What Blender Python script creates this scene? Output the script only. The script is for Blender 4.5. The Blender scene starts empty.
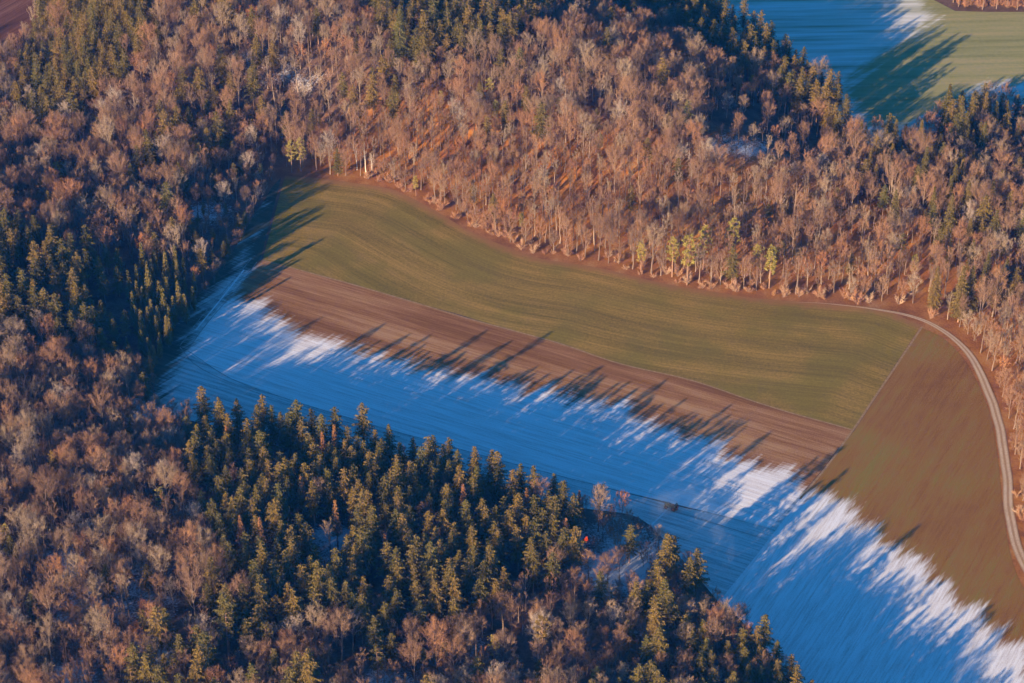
import bpy, math, random
import numpy as np
from mathutils import Vector, Matrix
from mathutils.geometry import delaunay_2d_cdt

R = math.radians
random.seed(7)
rng = np.random.default_rng(11)
sc = bpy.context.scene
COL = sc.collection

# ------------------------------------------------------------------ camera, sky, sun, exposure
W_, H_ = 1024, 683
FOVX = R(25.0)
PITCH = R(34.0)
CAMH = 559.0
FPX = W_ / 2 / math.tan(FOVX / 2)
cam_d = bpy.data.cameras.new('camera')
cam_d.lens_unit = 'FOV'; cam_d.angle = FOVX
cam_d.clip_start = 1.0; cam_d.clip_end = 20000
cam = bpy.data.objects.new('camera', cam_d); COL.objects.link(cam)
cam.location = (0, 0, CAMH); cam.rotation_euler = (math.pi / 2 - PITCH, 0, 0)
sc.camera = cam

SUN_EL = 12.4
SUN_DIR = np.array([0.65, 0.76]); SUN_DIR /= np.linalg.norm(SUN_DIR)      # the way the light travels over the ground
world = bpy.data.worlds.new('World'); sc.world = world
world.use_nodes = True
nt = world.node_tree; nt.nodes.clear()
sky = nt.nodes.new('ShaderNodeTexSky'); sky.sky_type = 'NISHITA'; sky.sun_disc = False
sky.sun_elevation = R(SUN_EL)
sky.sun_rotation = math.atan2(-SUN_DIR[0], -SUN_DIR[1])
sky.ozone_density = 5.0; sky.dust_density = 0.1; sky.air_density = 1.0; sky.altitude = 500
tintn = nt.nodes.new('ShaderNodeMix'); tintn.data_type = 'RGBA'; tintn.blend_type = 'MULTIPLY'
tintn.inputs[0].default_value = 1.0
tintn.inputs[7].default_value = (0.145, 0.46, 0.56, 1)
bg = nt.nodes.new('ShaderNodeBackground'); bg.inputs[1].default_value = 0.15
wo = nt.nodes.new('ShaderNodeOutputWorld')
nt.links.new(sky.outputs[0], tintn.inputs[6]); nt.links.new(tintn.outputs[2], bg.inputs[0]); nt.links.new(bg.outputs[0], wo.inputs[0])

sl = bpy.data.lights.new('sun', 'SUN'); sl.energy = 5.0; sl.angle = R(0.5); sl.color = (1.0, 0.74, 0.50)
so = bpy.data.objects.new('sun', sl); COL.objects.link(so)
ldir = Vector((SUN_DIR[0] * math.cos(R(SUN_EL)), SUN_DIR[1] * math.cos(R(SUN_EL)), -math.sin(R(SUN_EL))))
so.rotation_euler = ldir.to_track_quat('-Z', 'Y').to_euler()

vs = sc.view_settings
vs.view_transform = 'Standard'; vs.look = 'None'; vs.gamma = 1.0; vs.use_curve_mapping = False
vs.exposure = 1.42
sc.cycles.max_bounces = 4; sc.cycles.diffuse_bounces = 2; sc.cycles.glossy_bounces = 1
sc.cycles.transmission_bounces = 2; sc.cycles.volume_bounces = 0; sc.cycles.transparent_max_bounces = 6
HAZE_DENSITY = 0.00005

# ------------------------------------------------------------------ geometry of the view: photo position <-> ground
def flat(u, v):
    """ground point at height 0 seen at (u, v)"""
    a = np.asarray(u, float) - W_ / 2; b = H_ / 2 - np.asarray(v, float)
    cy = b * math.sin(PITCH) + FPX * math.cos(PITCH)
    cz = b * math.cos(PITCH) - FPX * math.sin(PITCH)
    t = CAMH / -cz
    return a * t, cy * t

def project(x, y, z):
    dz = z - CAMH
    dep = y * math.cos(PITCH) - dz * math.sin(PITCH)
    up = y * math.sin(PITCH) + dz * math.cos(PITCH)
    return W_ / 2 + FPX * x / dep, H_ / 2 - FPX * up / dep, dep

def poly(pts):
    return np.array([flat(u, v) for u, v in pts])

def seg_dist(P, L, closed=False):
    P = np.asarray(P, float); d = np.full(len(P), 1e9)
    n = len(L)
    for i in range(n if closed else n - 1):
        a = L[i]; b = L[(i + 1) % n]; ab = b - a
        t = np.clip(((P - a) @ ab) / max(ab @ ab, 1e-9), 0, 1)
        d = np.minimum(d, np.hypot(*(P - a - t[:, None] * ab).T))
    return d

def inside(P, L):
    P = np.asarray(P, float); x, y = P[:, 0], P[:, 1]; c = np.zeros(len(P), bool)
    n = len(L)
    for i in range(n):
        x1, y1 = L[i]; x2, y2 = L[(i + 1) % n]
        if y1 == y2: continue
        k = (y1 > y) != (y2 > y)
        xi = (x2 - x1) * (y - y1) / (y2 - y1) + x1
        c ^= k & (x < xi)
    return c

def sdist(P, L):
    d = seg_dist(P, L, True)
    return np.where(inside(P, L), d, -d)

def smooth(a, b, x):
    t = np.clip((x - a) / (b - a), 0, 1); return t * t * (3 - 2 * t)

def densify(L, step=6.0, closed=False):
    out = []; n = len(L)
    # Catmull-Rom through the points
    for i in range(n if closed else n - 1):
        p1 = L[i]; p2 = L[(i + 1) % n]
        p0 = L[(i - 1) % n] if (closed or i > 0) else 2 * p1 - p2
        p3 = L[(i + 2) % n] if (closed or i < n - 2) else 2 * p2 - p1
        k = max(1, int(np.hypot(*(p2 - p1)) / step))
        for j in range(k):
            t = j / k
            out.append(0.5 * ((2 * p1) + (-p0 + p2) * t + (2 * p0 - 5 * p1 + 4 * p2 - p3) * t * t + (-p0 + 3 * p1 - 3 * p2 + p3) * t ** 3))
    if not closed: out.append(L[-1])
    return np.array(out)

def wobble(L, amp=1.2, seed=0):
    r = np.random.default_rng(seed); n = r.normal(0, 1, (len(L), 2))
    k = np.array([1, 2, 3, 2, 1]) / 9.0
    for c in range(2): n[:, c] = np.convolve(np.r_[n[-2:, c], n[:, c], n[:2, c]], k, 'valid')
    return L + n * amp

# outlines read off the photograph as ground positions
MEADOW_TOP = [(284, 175), (330, 180), (385, 188), (420, 203), (460, 225), (500, 245), (540, 258), (600, 268), (650, 280), (700, 290), (760, 298), (820, 304), (880, 310), (922, 325)]
MEADOW_LOW = [(852, 430), (768, 406), (690, 380), (621, 364), (558, 343), (480, 322), (403, 299), (340, 281), (262, 260)]
OPEN = [(284, 172), (330, 177), (385, 184), (420, 200), (460, 221), (500, 241), (540, 254), (600, 264), (650, 276), (700, 286), (760, 293), (820, 298),
        (880, 303), (925, 312), (958, 330), (984, 366), (1002, 410), (1012, 460), (1018, 510), (1032, 560), (1060, 620), (1130, 720),
        (1260, 860), (1100, 980), (930, 830), (835, 730), (768, 660), (735, 625), (712, 600), (690, 575), (662, 545), (640, 525), (590, 515), (540, 505), (480, 485), (430, 470),
        (370, 455), (300, 440), (215, 430), (170, 420), (158, 392), (168, 358), (190, 324), (214, 290), (238, 256), (258, 218)]
FAR = [(690, 8), (745, 45), (790, 76), (832, 108), (850, 138), (885, 150), (925, 140), (950, 122), (1000, 118), (1100, 125), (1200, 110), (1200, 13), (1024, 12), (985, 12), (955, 11), (930, -2), (930, -60), (800, -80), (660, -60)]
openL = densify(poly(OPEN), 8, True); farL = densify(poly(FAR), 10, True)
meadowL = np.vstack([densify(poly(MEADOW_TOP), 5), densify(poly(MEADOW_LOW), 6)])
meadow_top = densify(poly(MEADOW_TOP), 5)
STRIP = [(262, 260), (340, 281), (403, 299), (480, 322), (558, 343), (621, 364), (690, 380), (768, 406), (852, 430), (822, 470), (800, 495), (770, 528), (690, 508), (620, 491), (560, 476), (470, 452), (380, 427), (290, 400), (230, 378), (186, 352), (215, 312), (245, 275)]
stripL = poly(STRIP)
BROWN = [(922, 328), (940, 336), (958, 352), (976, 380), (990, 415), (998, 460), (1003, 510), (1012, 560), (1030, 600), (1100, 720), (1150, 850), (985, 890), (860, 800), (810, 712), (775, 660), (745, 625), (722, 600), (757, 555), (800, 499), (826, 466), (855, 430)]
brownL = np.vstack([densify(poly(BROWN[:11]), 6), poly(BROWN[11:])])
TRACK = [(786, 302), (820, 303.5), (880, 310), (910, 316), (935, 326), (958, 342), (975, 363), (990, 396), (1000, 430), (1006, 470), (1009, 510), (1018, 550), (1040, 590), (1100, 680), (1160, 790)]
trackL = densify(poly(TRACK), 3)
FROST = [(268, 185), (256, 235), (252, 262), (244, 290), (262, 303), (300, 322), (345, 342), (400, 360), (480, 372), (560, 390), (620, 402), (680, 428), (740, 452), (800, 476), (845, 492), (880, 528), (930, 562), (980, 606), (1030, 648),
         (1080, 700), (1150, 860), (980, 950), (700, 800), (560, 640), (400, 560), (220, 470), (150, 410), (165, 362), (196, 312), (232, 262), (258, 222)]
frostL = poly(FROST)
FARFROST = [(700, -60), (930, -60), (925, -5), (945, 18), (915, 40), (880, 62), (852, 92), (880, 120), (930, 100), (960, 72), (1010, 60), (1100, 52), (1300, 80), (1200, 200), (900, 200), (700, 120)]
farfrostL = poly([(700, -60), (930, -60), (925, -5), (945, 18), (915, 40), (880, 62), (852, 92), (880, 125), (930, 112), (975, 84), (1030, 76), (1100, 75), (1300, 90), (1200, 200), (900, 200), (700, 120)])
pfarL = poly([(-260, 110), (0, 78), (20, 60), (40, 15), (48, -60), (-260, -60)])
ridgeL = poly([(180, 60), (400, 90), (560, 105), (700, 140), (850, 190), (1000, 240), (1200, 320)])

def terrain(x, y):
    P = np.stack([np.ravel(x), np.ravel(y)], 1)
    d = -sdist(P, openL); df = -np.maximum(sdist(P, farL), sdist(P, pfarL))
    m = smooth(8, 75, d) * smooth(8, 60, df)
    dr = seg_dist(P, ridgeL)
    h = (7 + 19 * smooth(160, 20, P[:, 0])) * np.exp(-(dr / 75) ** 2)
    low = smooth(900, 780, P[:, 1] + .35 * P[:, 0]); h += 6.0 * low
    h += 3.0 * np.sin(P[:, 0] / 47 + 1.3) * np.sin(P[:, 1] / 61 + .4)
    h += 14 * smooth(1250, 1700, P[:, 1]) * 2
    return (h * m).reshape(np.shape(x))

def ground_pt(u, v):
    """point of the terrain seen at (u, v)"""
    x, y = flat(u, v); z = 0.0
    for _ in range(8):
        z = float(terrain(np.array([x]), np.array([y]))[0])
        k = (CAMH - z) / CAMH
        fx, fy = flat(u, v); x, y = fx * k, fy * k
    return x, y, z

# ------------------------------------------------------------------ materials
def mat(name):
    m = bpy.data.materials.new(name); m.use_nodes = True
    n = m.node_tree.nodes; n.clear()
    out = n.new('ShaderNodeOutputMaterial'); b = n.new('ShaderNodeBsdfPrincipled')
    m.node_tree.links.new(b.outputs[0], out.inputs[0])
    b.inputs['Roughness'].default_value = 0.9
    b.inputs['Specular IOR Level'].default_value = 0.1
    return m, m.node_tree, b

class NB:
    """small helper to write node graphs"""
    def __init__(s, t): s.t = t; s.n = t.nodes; s.l = t.links
    def inp(s, node, i, v):
        if v is None: return
        if hasattr(v, 'links') or isinstance(v, bpy.types.NodeSocket): s.l.new(v, node.inputs[i])
        else: node.inputs[i].default_value = v
    def coord(s):
        g = s.n.new('ShaderNodeTexCoord'); return g.outputs['Object']
    def math(s, op, a, b=None, c=None, clamp=False):
        m = s.n.new('ShaderNodeMath'); m.operation = op; m.use_clamp = clamp
        s.inp(m, 0, a); s.inp(m, 1, b); s.inp(m, 2, c); return m.outputs[0]
    def noise(s, vec, scale, detail=3, rough=0.55, dist=0.0):
        m = s.n.new('ShaderNodeTexNoise'); s.inp(m, 'Vector', vec); s.inp(m, 'Scale', scale)
        s.inp(m, 'Detail', detail); s.inp(m, 'Roughness', rough); s.inp(m, 'Distortion', dist); return m.outputs['Fac']
    def dirmap(s, vec, d, along, across):
        """coordinates turned so that x runs along d; divided by lengths in metres"""
        m = s.n.new('ShaderNodeMapping'); m.vector_type = 'TEXTURE'
        s.inp(m, 'Vector', vec); m.inputs['Rotation'].default_value = (0, 0, math.atan2(d[1], d[0]))
        m.inputs['Scale'].default_value = (along, across, 1); return m.outputs[0]
    def mix(s, f, a, b, mode='MIX'):
        m = s.n.new('ShaderNodeMix'); m.data_type = 'RGBA'; m.blend_type = mode
        s.inp(m, 0, f); s.inp(m, 6, a if not isinstance(a, tuple) else (*a, 1)[:4]); s.inp(m, 7, b if not isinstance(b, tuple) else (*b, 1)[:4]); return m.outputs[2]
    def ramp(s, f, stops, interp='LINEAR'):
        m = s.n.new('ShaderNodeValToRGB'); s.inp(m, 0, f); r = m.color_ramp; r.interpolation = interp
        while len(r.elements) < len(stops): r.elements.new(0.5)
        for e, (p, c) in zip(r.elements, stops): e.position = p; e.color = (*c, 1)[:4]
        return m.outputs[0]
    def step(s, f, lo, hi):
        m = s.n.new('ShaderNodeMapRange'); m.interpolation_type = 'SMOOTHSTEP'
        s.inp(m, 0, f); s.inp(m, 1, lo); s.inp(m, 2, hi); return m.outputs[0]
    def attr(s, name):
        m = s.n.new('ShaderNodeAttribute'); m.attribute_name = name; return m.outputs['Fac']
    def objrand(s):
        m = s.n.new('ShaderNodeObjectInfo'); return m.outputs['Random']
    def bump(s, h, strength, dist=0.3):
        m = s.n.new('ShaderNodeBump'); s.inp(m, 'Height', h); m.inputs['Strength'].default_value = strength; m.inputs['Distance'].default_value = dist
        return m.outputs[0]

_ra, _rb = np.array(flat(262, 260)), np.array(flat(852, 430)); ROW1 = (_rb - _ra) / np.hypot(*(_rb - _ra))
_ra, _rb = np.array(flat(922, 328)), np.array(flat(800, 499)); ROW2 = (_rb - _ra) / np.hypot(*(_rb - _ra))

SNOW = (0.78, 0.80, 0.83)

def frost_mask(b, vec, rowdir, spread=11.0, fine=5.0):
    """streaky edge of the lasting hoar frost: signed distance + noise drawn out along the fall of the shade"""
    st = b.noise(b.dirmap(vec, SUN_DIR, 34, 2.6), 1.0, 3, .6)
    st2 = b.noise(b.dirmap(vec, SUN_DIR, 60, 8.0), 1.0, 2, .5)
    fn = b.noise(b.dirmap(vec, rowdir, 9, .9), 1.0, 4, .7)
    d = b.attr('frost')
    v = b.math('MULTIPLY_ADD', b.math('SUBTRACT', st, .5), spread * 2, d)
    v = b.math('MULTIPLY_ADD', b.math('SUBTRACT', st2, .5), spread * 2.2, v)
    v = b.math('MULTIPLY_ADD', b.math('SUBTRACT', fn, .5), fine * 3, v)
    v = b.math('SUBTRACT', v, 3.5)
    return b.step(v, -5, 6)

def field_mat(name, rowdir, soil_stops, grass=None, frost_low=.35, row_along=26, row_across=.8, patch=(120, 14), cover_max=1.0):
    m, t, bs = mat(name); b = NB(t); vec = b.coord()
    rows = b.noise(b.dirmap(vec, rowdir, row_along, row_across), 1.0, 4, .65)
    rows2 = b.noise(b.dirmap(vec, rowdir, 200, 3.2), 1.0, 2, .5)
    clods = b.noise(vec, 1.6, 5, .8)
    pt = b.noise(b.dirmap(vec, rowdir, *patch), 1.0, 3, .6, .6)
    f = b.math('MULTIPLY_ADD', b.math('SUBTRACT', rows, .5), .9, pt)
    f = b.math('MULTIPLY_ADD', b.math('SUBTRACT', rows2, .5), .5, f)
    f = b.math('MULTIPLY_ADD', b.math('SUBTRACT', clods, .5), .9, f)
    soil = b.ramp(f, soil_stops)
    fr = frost_mask(b, vec, rowdir)
    # frost lies thinner on the ridges of the rows
    thin = b.math('MULTIPLY_ADD', b.math('SUBTRACT', rows, .5), 2.0, b.math('MULTIPLY_ADD', b.math('SUBTRACT', clods, .5), 1.4, b.math('MULTIPLY_ADD', b.math('SUBTRACT', rows2, .5), .5, .80)), clamp=True)
    cover = b.math('MULTIPLY', fr, b.math('MULTIPLY_ADD', thin, 1 - frost_low, frost_low))
    cover = b.math('MULTIPLY', cover, cover_max)
    c = b.mix(cover, soil, SNOW)
    t.links.new(c, bs.inputs['Base Color'])
    t.links.new(b.bump(b.math('ADD', rows, clods), .35, .25), bs.inputs['Normal'])
    return m

M = {}
M['plough'] = field_mat('reddish_ploughed_soil', ROW1, [(.25, (.165, .070, .020)), (.5, (.265, .125, .048)), (.75, (.38, .22, .11))], row_across=1.0)
M['brown'] = field_mat('brown_sown_soil', ROW2, [(.2, (.17, .070, .016)), (.46, (.235, .112, .026)), (.62, (.235, .132, .030)), (.85, (.20, .155, .03))], row_across=.9, patch=(50, 40), row_along=14)
M['plough_dark'] = field_mat('dark_red_ploughed_soil', np.array([.5, .86]), [(.25, (.08, .033, .020)), (.5, (.14, .058, .036)), (.75, (.22, .11, .075))], row_across=1.6)
M['verge'] = field_mat('frosty_grass', ROW1, [(.3, (.03, .05, .03)), (.55, (.06, .075, .04)), (.8, (.12, .11, .07))], frost_low=.05, row_across=1.6, cover_max=.78)
# meadow
m, t, bs = mat('short_meadow_grass'); b = NB(t); vec = b.coord()
wv = b.n.new('ShaderNodeTexNoise'); b.inp(wv, 'Vector', vec); wv.inputs['Scale'].default_value = .006; wv.inputs['Detail'].default_value = 2
vw = b.n.new('ShaderNodeVectorMath'); vw.operation = 'SCALE'; b.l.new(wv.outputs['Color'], vw.inputs[0]); vw.inputs['Scale'].default_value = 10
va = b.n.new('ShaderNodeVectorMath'); va.operation = 'ADD'; b.l.new(vec, va.inputs[0]); b.l.new(vw.outputs[0], va.inputs[1]); vb = va.outputs[0]
n1 = b.noise(b.dirmap(vb, ROW1, 170, 9), 1.0, 4, .62)
sx = b.n.new('ShaderNodeSeparateXYZ'); b.l.new(b.dirmap(vec, ROW1, 1, 1), sx.inputs[0])
def curved(along, across):
    c_ = b.n.new('ShaderNodeCombineXYZ'); b.l.new(b.math('DIVIDE', sx.outputs[0], along), c_.inputs[0]); b.l.new(b.math('DIVIDE', b.attr('edge'), across), c_.inputs[1]); return c_.outputs[0]
n1 = b.math('MULTIPLY_ADD', b.noise(curved(210, 7.5), 1.0, 3, .6), .65, b.math('MULTIPLY', n1, .35))
n2 = b.noise(curved(60, 1.1), 1.0, 4, .7)
n3 = b.noise(vec, .9, 4, .7); n4 = b.noise(vec, .035, 3, .5)
f = b.math('MULTIPLY_ADD', b.math('SUBTRACT', n2, .5), .8, n1)
f = b.math('MULTIPLY_ADD', b.math('SUBTRACT', n3, .5), .8, f)
g = b.ramp(f, [(.28, (.125, .090, .014)), (.44, (.20, .133, .022)), (.56, (.26, .168, .032)), (.75, (.35, .215, .055))])
g = b.mix(b.step(n4, .42, .62), g, b.ramp(f, [(.3, (.135, .100, .014)), (.6, (.205, .150, .022)), (.8, (.27, .195, .040))]))
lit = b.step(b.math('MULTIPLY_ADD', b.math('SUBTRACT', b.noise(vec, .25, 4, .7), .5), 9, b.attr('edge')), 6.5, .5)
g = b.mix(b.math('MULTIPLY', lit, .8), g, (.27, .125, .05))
fr = frost_mask(b, vec, ROW1)
g = b.mix(b.math('MULTIPLY', fr, b.math('MULTIPLY_ADD', b.math('SUBTRACT', n2, .5), 2.0, .55, clamp=True)), g, SNOW)
tram = b.math('ABSOLUTE', b.math('SUBTRACT', b.math('FRACT', b.math('DIVIDE', b.math('ADD', b.attr('edge'), b.math('MULTIPLY', n4, 3)), 15.0)), .5))
tl = b.math('MULTIPLY', b.step(b.math('ABSOLUTE', b.math('SUBTRACT', tram, .06)), .028, .012), b.step(n2, .4, .6))
g = b.mix(b.math('MULTIPLY', tl, .45), g, (.10, .065, .02))
t.links.new(g, bs.inputs['Base Color']); t.links.new(b.bump(n3, .3, .2), bs.inputs['Normal'])
M['meadow'] = m
# far valley fields
m, t, bs = mat('pale_green_valley_grass'); b = NB(t); vec = b.coord()
n1 = b.noise(b.dirmap(vec, np.array([1, .05]), 120, 6), 1.0, 4, .6)
n3 = b.noise(vec, .5, 4, .7)
f = b.math('MULTIPLY_ADD', b.math('SUBTRACT', n3, .5), .4, n1)
g = b.ramp(f, [(.3, (.20, .20, .07)), (.5, (.28, .27, .11)), (.72, (.38, .31, .15))])
fr = frost_mask(b, vec, np.array([1, .05]), 9, 7)
g = b.mix(b.math('MULTIPLY', fr, b.math('MULTIPLY_ADD', b.math('SUBTRACT', n1, .5), 2.2, .55, clamp=True)), g, SNOW)
t.links.new(g, bs.inputs['Base Color'])
M['valley'] = m
# forest floor
m, t, bs = mat('leaf_litter'); b = NB(t); vec = b.coord()
n1 = b.noise(vec, .09, 4, .6); n2 = b.noise(vec, 1.1, 5, .75)
f = b.math('MULTIPLY_ADD', b.math('SUBTRACT', n2, .5), .7, n1)
g = b.ramp(f, [(.28, (.17, .065, .018)), (.45, (.29, .11, .026)), (.6, (.38, .16, .036)), (.78, (.42, .25, .10))])
g = b.mix(b.attr('russet'), b.ramp(f, [(.28, (.07, .045, .035)), (.5, (.13, .075, .05)), (.75, (.22, .145, .11))]), g)
fd = b.math('ADD', b.attr('frost'), b.math('MULTIPLY', b.math('SUBTRACT', n2, .5), 1.1))
fd = b.math('ADD', fd, b.math('MULTIPLY', b.math('SUBTRACT', b.noise(vec, .05, 3, .6), .5), 1.2))
g = b.mix(b.step(fd, .35, .75), g, (.62, .64, .68))
t.links.new(g, bs.inputs['Base Color']); t.links.new(b.bump(n2, .5, .4), bs.inputs['Normal'])
M['floor'] = m
# gravel track
m, t, bs = mat('pale_gravel'); b = NB(t); vec = b.coord()
n2 = b.noise(vec, 1.6, 4, .7); n1 = b.noise(vec, .15, 3, .6)
a = b.attr('across')
rut = b.step(b.math('ABSOLUTE', b.math('SUBTRACT', b.math('ABSOLUTE', a), .5)), .42, .12)
g = b.mix(b.math('MULTIPLY', rut, b.math('MULTIPLY_ADD', n1, 1.2, .25, clamp=True)), b.ramp(n2, [(.3, (.26, .16, .085)), (.7, (.40, .26, .15))]), b.ramp(n2, [(.3, (.42, .32, .23)), (.7, (.60, .48, .36))]))
t.links.new(g, bs.inputs['Base Color']); M['gravel'] = m
# dark wheel ruts / field border
def plain(name, c1, c2, scale=1.0, rough=.9):
    m, t, bs = mat(name); b = NB(t)
    t.links.new(b.ramp(b.noise(b.coord(), scale, 4, .7), [(.3, c1), (.7, c2)]), bs.inputs['Base Color']); bs.inputs['Roughness'].default_value = rough
    return m
M['rut'] = plain('dark_wet_soil', (.06, .07, .06), (.5, .5, .5), .4)
M['border'] = plain('dry_grass_border', (.20, .12, .06), (.36, .25, .14), .7)
M['rutfrost'] = plain('packed_frost', (.55, .57, .6), (.82, .84, .87), .5)

def treemat(name, stops, vary=.25, rough=.85, spec=.1, grad=None):
    m, t, bs = mat(name); b = NB(t)
    c = b.ramp(b.objrand(), stops)
    n = b.noise(b.coord(), 1.1, 3, .7)
    c = b.mix(b.math('MULTIPLY', b.step(n, .35, .7), vary), c, (.95, .95, .95), 'MULTIPLY') if False else b.mix(1.0, c, b.ramp(n, [(.3, (1 - vary,) * 3), (.7, (1 + vary,) * 3)]), 'MULTIPLY')
    t.links.new(c, bs.inputs['Base Color']); bs.inputs['Roughness'].default_value = rough; bs.inputs['Specular IOR Level'].default_value = spec
    return m
M['twig'] = treemat('bare_twigs', [(0, (.22, .135, .085)), (.25, (.29, .165, .10)), (.45, (.23, .155, .105)), (.6, (.33, .165, .085)), (.85, (.28, .205, .14)), (1, (.34, .255, .18))])
M['twig_pale'] = treemat('pale_grey_twigs', [(0, (.34, .27, .22)), (1, (.40, .32, .26))])
M['twig_rust'] = treemat('withered_orange_leaves', [(0, (.42, .18, .08)), (1, (.50, .24, .10))])
M['bark'] = treemat('grey_brown_bark', [(0, (.15, .105, .08)), (.6, (.21, .15, .115)), (1, (.32, .245, .19))])
M['bark_dark'] = treemat('conifer_bark', [(0, (.22, .13, .09)), (1, (.34, .21, .14))])
M['birch_bark'] = treemat('white_birch_bark', [(0, (.65, .60, .54)), (1, (.75, .70, .64))])
M['needle'] = treemat('spruce_needles', [(0, (.095, .082, .024)), (.35, (.145, .110, .030)), (.7, (.19, .125, .034)), (1, (.115, .105, .030))], .35)
M['needle_young'] = treemat('young_spruce_needles', [(0, (.12, .105, .030)), (1, (.19, .145, .045))], .3)
M['needle_gold'] = treemat('yellow_green_needles', [(0, (.28, .235, .055)), (1, (.36, .28, .07))], .25)
M['needle_rust'] = treemat('rusty_needles', [(0, (.22, .10, .045)), (1, (.29, .145, .06))], .3)
M['shrub'] = treemat('dry_shrub_twigs', [(0, (.36, .18, .10)), (.5, (.44, .24, .13)), (1, (.48, .33, .22))])

# ------------------------------------------------------------------ object helpers
def link(o, parent=None):
    COL.objects.link(o)
    if parent: o.parent = parent
    return o
def tag(o, label=None, cat=None, group=None, kind=None):
    if label: o['label'] = label
    if cat: o['category'] = cat
    if group: o['group'] = group
    if kind: o['kind'] = kind
    return o
def mesh_np(name, verts, faces, mats, mi=None):
    me = bpy.data.meshes.new(name); me.from_pydata([tuple(v) for v in verts], [], faces)
    for m_ in mats: me.materials.append(m_)
    if mi is not None: me.polygons.foreach_set('material_index', mi)
    me.update(); return me
def empty(name, loc, rz=0.0, s=1.0):
    o = bpy.data.objects.new(name, None); o.location = loc; o.rotation_euler = (0, 0, rz); o.scale = (s,) * 3
    o.empty_display_size = 1; COL.objects.link(o); return o

def sheet(name, L, z, material, step=3.0, attrs=None, label=None):
    """a flat area with outline L, triangulated over a grid so that it can carry distances"""
    L = np.asarray(L); x0, y0 = L.min(0); x1, y1 = L.max(0)
    gx, gy = np.meshgrid(np.arange(x0, x1, step), np.arange(y0, y1, step))
    P = np.stack([gx.ravel(), gy.ravel()], 1) + rng.uniform(-.3, .3, (gx.size, 2))
    P = P[inside(P, L)]; P = P[seg_dist(P, L, True) > step * .4]
    pts = [Vector(p) for p in np.vstack([L, P])]; n = len(L)
    v, e, f, *_ = delaunay_2d_cdt(pts, [], [list(range(n))], 1, 1e-4)
    me = mesh_np(name, [(p.x, p.y, z) for p in v], f, [material])
    V = np.array([(p.x, p.y) for p in v])
    for an, fn in (attrs or {}).items():
        a = me.attributes.new(an, 'FLOAT', 'POINT'); a.data.foreach_set('value', np.asarray(fn(V), float))
    o = link(bpy.data.objects.new(name, me)); o['kind'] = 'structure'
    return o

def ribbon(name, L, width, z, material, parts=3):
    L = np.asarray(L); t = np.gradient(L, axis=0); t /= np.hypot(*t.T)[:, None]; nrm = np.stack([-t[:, 1], t[:, 0]], 1)
    k = parts + 1; verts = []; ac = []
    for p, q in zip(L, nrm):
        for j in range(k):
            s = j / parts * 2 - 1; verts.append((*(p + q * s * (width if np.ndim(width) == 0 else width[len(verts) // k]) / 2), z)); ac.append(s)
    faces = [(i * k + j, i * k + j + 1, (i + 1) * k + j + 1, (i + 1) * k + j) for i in range(len(L) - 1) for j in range(parts)]
    me = mesh_np(name, verts, faces, [material]); a = me.attributes.new('across', 'FLOAT', 'POINT'); a.data.foreach_set('value', ac)
    o = link(bpy.data.objects.new(name, me)); o['kind'] = 'structure'; return o

# ------------------------------------------------------------------ ground and fields
FROSTY_FLOOR = [(300, 100, 26, .42), (265, 95, 20, .4), (115, 610, 30, .5), (150, 650, 26, .5), (340, 540, 18, .55), (625, 560, 26, .9), (600, 530, 16, .6), (740, 150, 26, .5), (90, 690, 30, .6),
                (60, 560, 16, .55), (400, 690, 24, .4), (700, 200, 14, .4), (170, 400, 20, .8), (215, 215, 18, .6), (545, 540, 20, .6), (640, 600, 26, .45), (480, 680, 20, .3)]
def build_ground():
    near_x = np.arange(-560, 561, 7.0); near_y = np.arange(380, 1600, 7.0)
    xs = np.r_[[-9000, -5000, -3000, -1800, -1100, -800, -650], near_x, [650, 800, 1100, 1800, 3000, 5000, 9000]]
    ys = np.r_[[-3000, -1500, -700, -200, 100, 250], near_y, [1700, 1900, 2300, 3000, 4500, 7000, 12000]]
    X, Y = np.meshgrid(xs, ys); Z = terrain(X, Y)
    verts = np.stack([X.ravel(), Y.ravel(), Z.ravel()], 1); nx = len(xs)
    faces = [(j * nx + i, j * nx + i + 1, (j + 1) * nx + i + 1, (j + 1) * nx + i) for j in range(len(ys) - 1) for i in range(nx - 1)]
    me = mesh_np('ground', verts, faces, [M['floor']]); me.polygons.foreach_set('use_smooth', [True] * len(faces))
    fr = np.zeros(len(verts))
    for u, v, r, s in FROSTY_FLOOR:
        x, y, z = ground_pt(u, v); fr = np.maximum(fr, s * np.exp(-(((verts[:, 0] - x) ** 2 + (verts[:, 1] - y) ** 2) / r ** 2)))
    a = me.attributes.new('frost', 'FLOAT', 'POINT'); a.data.foreach_set('value', fr)
    slope = densify(np.array([ground_pt(*q)[:2] for q in [(352, 150), (400, 115), (560, 130), (700, 150), (860, 190), (1000, 240), (1080, 330), (1080, 700), (1010, 650), (925, 320), (760, 296), (600, 268), (420, 205), (330, 180), (300, 172), (310, 158)]]), 20, True)
    ru = smooth(-35, 15, sdist(verts[:, :2], slope))
    a = me.attributes.new('russet', 'FLOAT', 'POINT'); a.data.foreach_set('value', ru)
    o = link(bpy.data.objects.new('ground', me)); o['kind'] = 'structure'
build_ground()
frostf = lambda V: np.clip(sdist(V, frostL), -40, 40)
openW = densify(poly(OPEN), 6, True)
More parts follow.
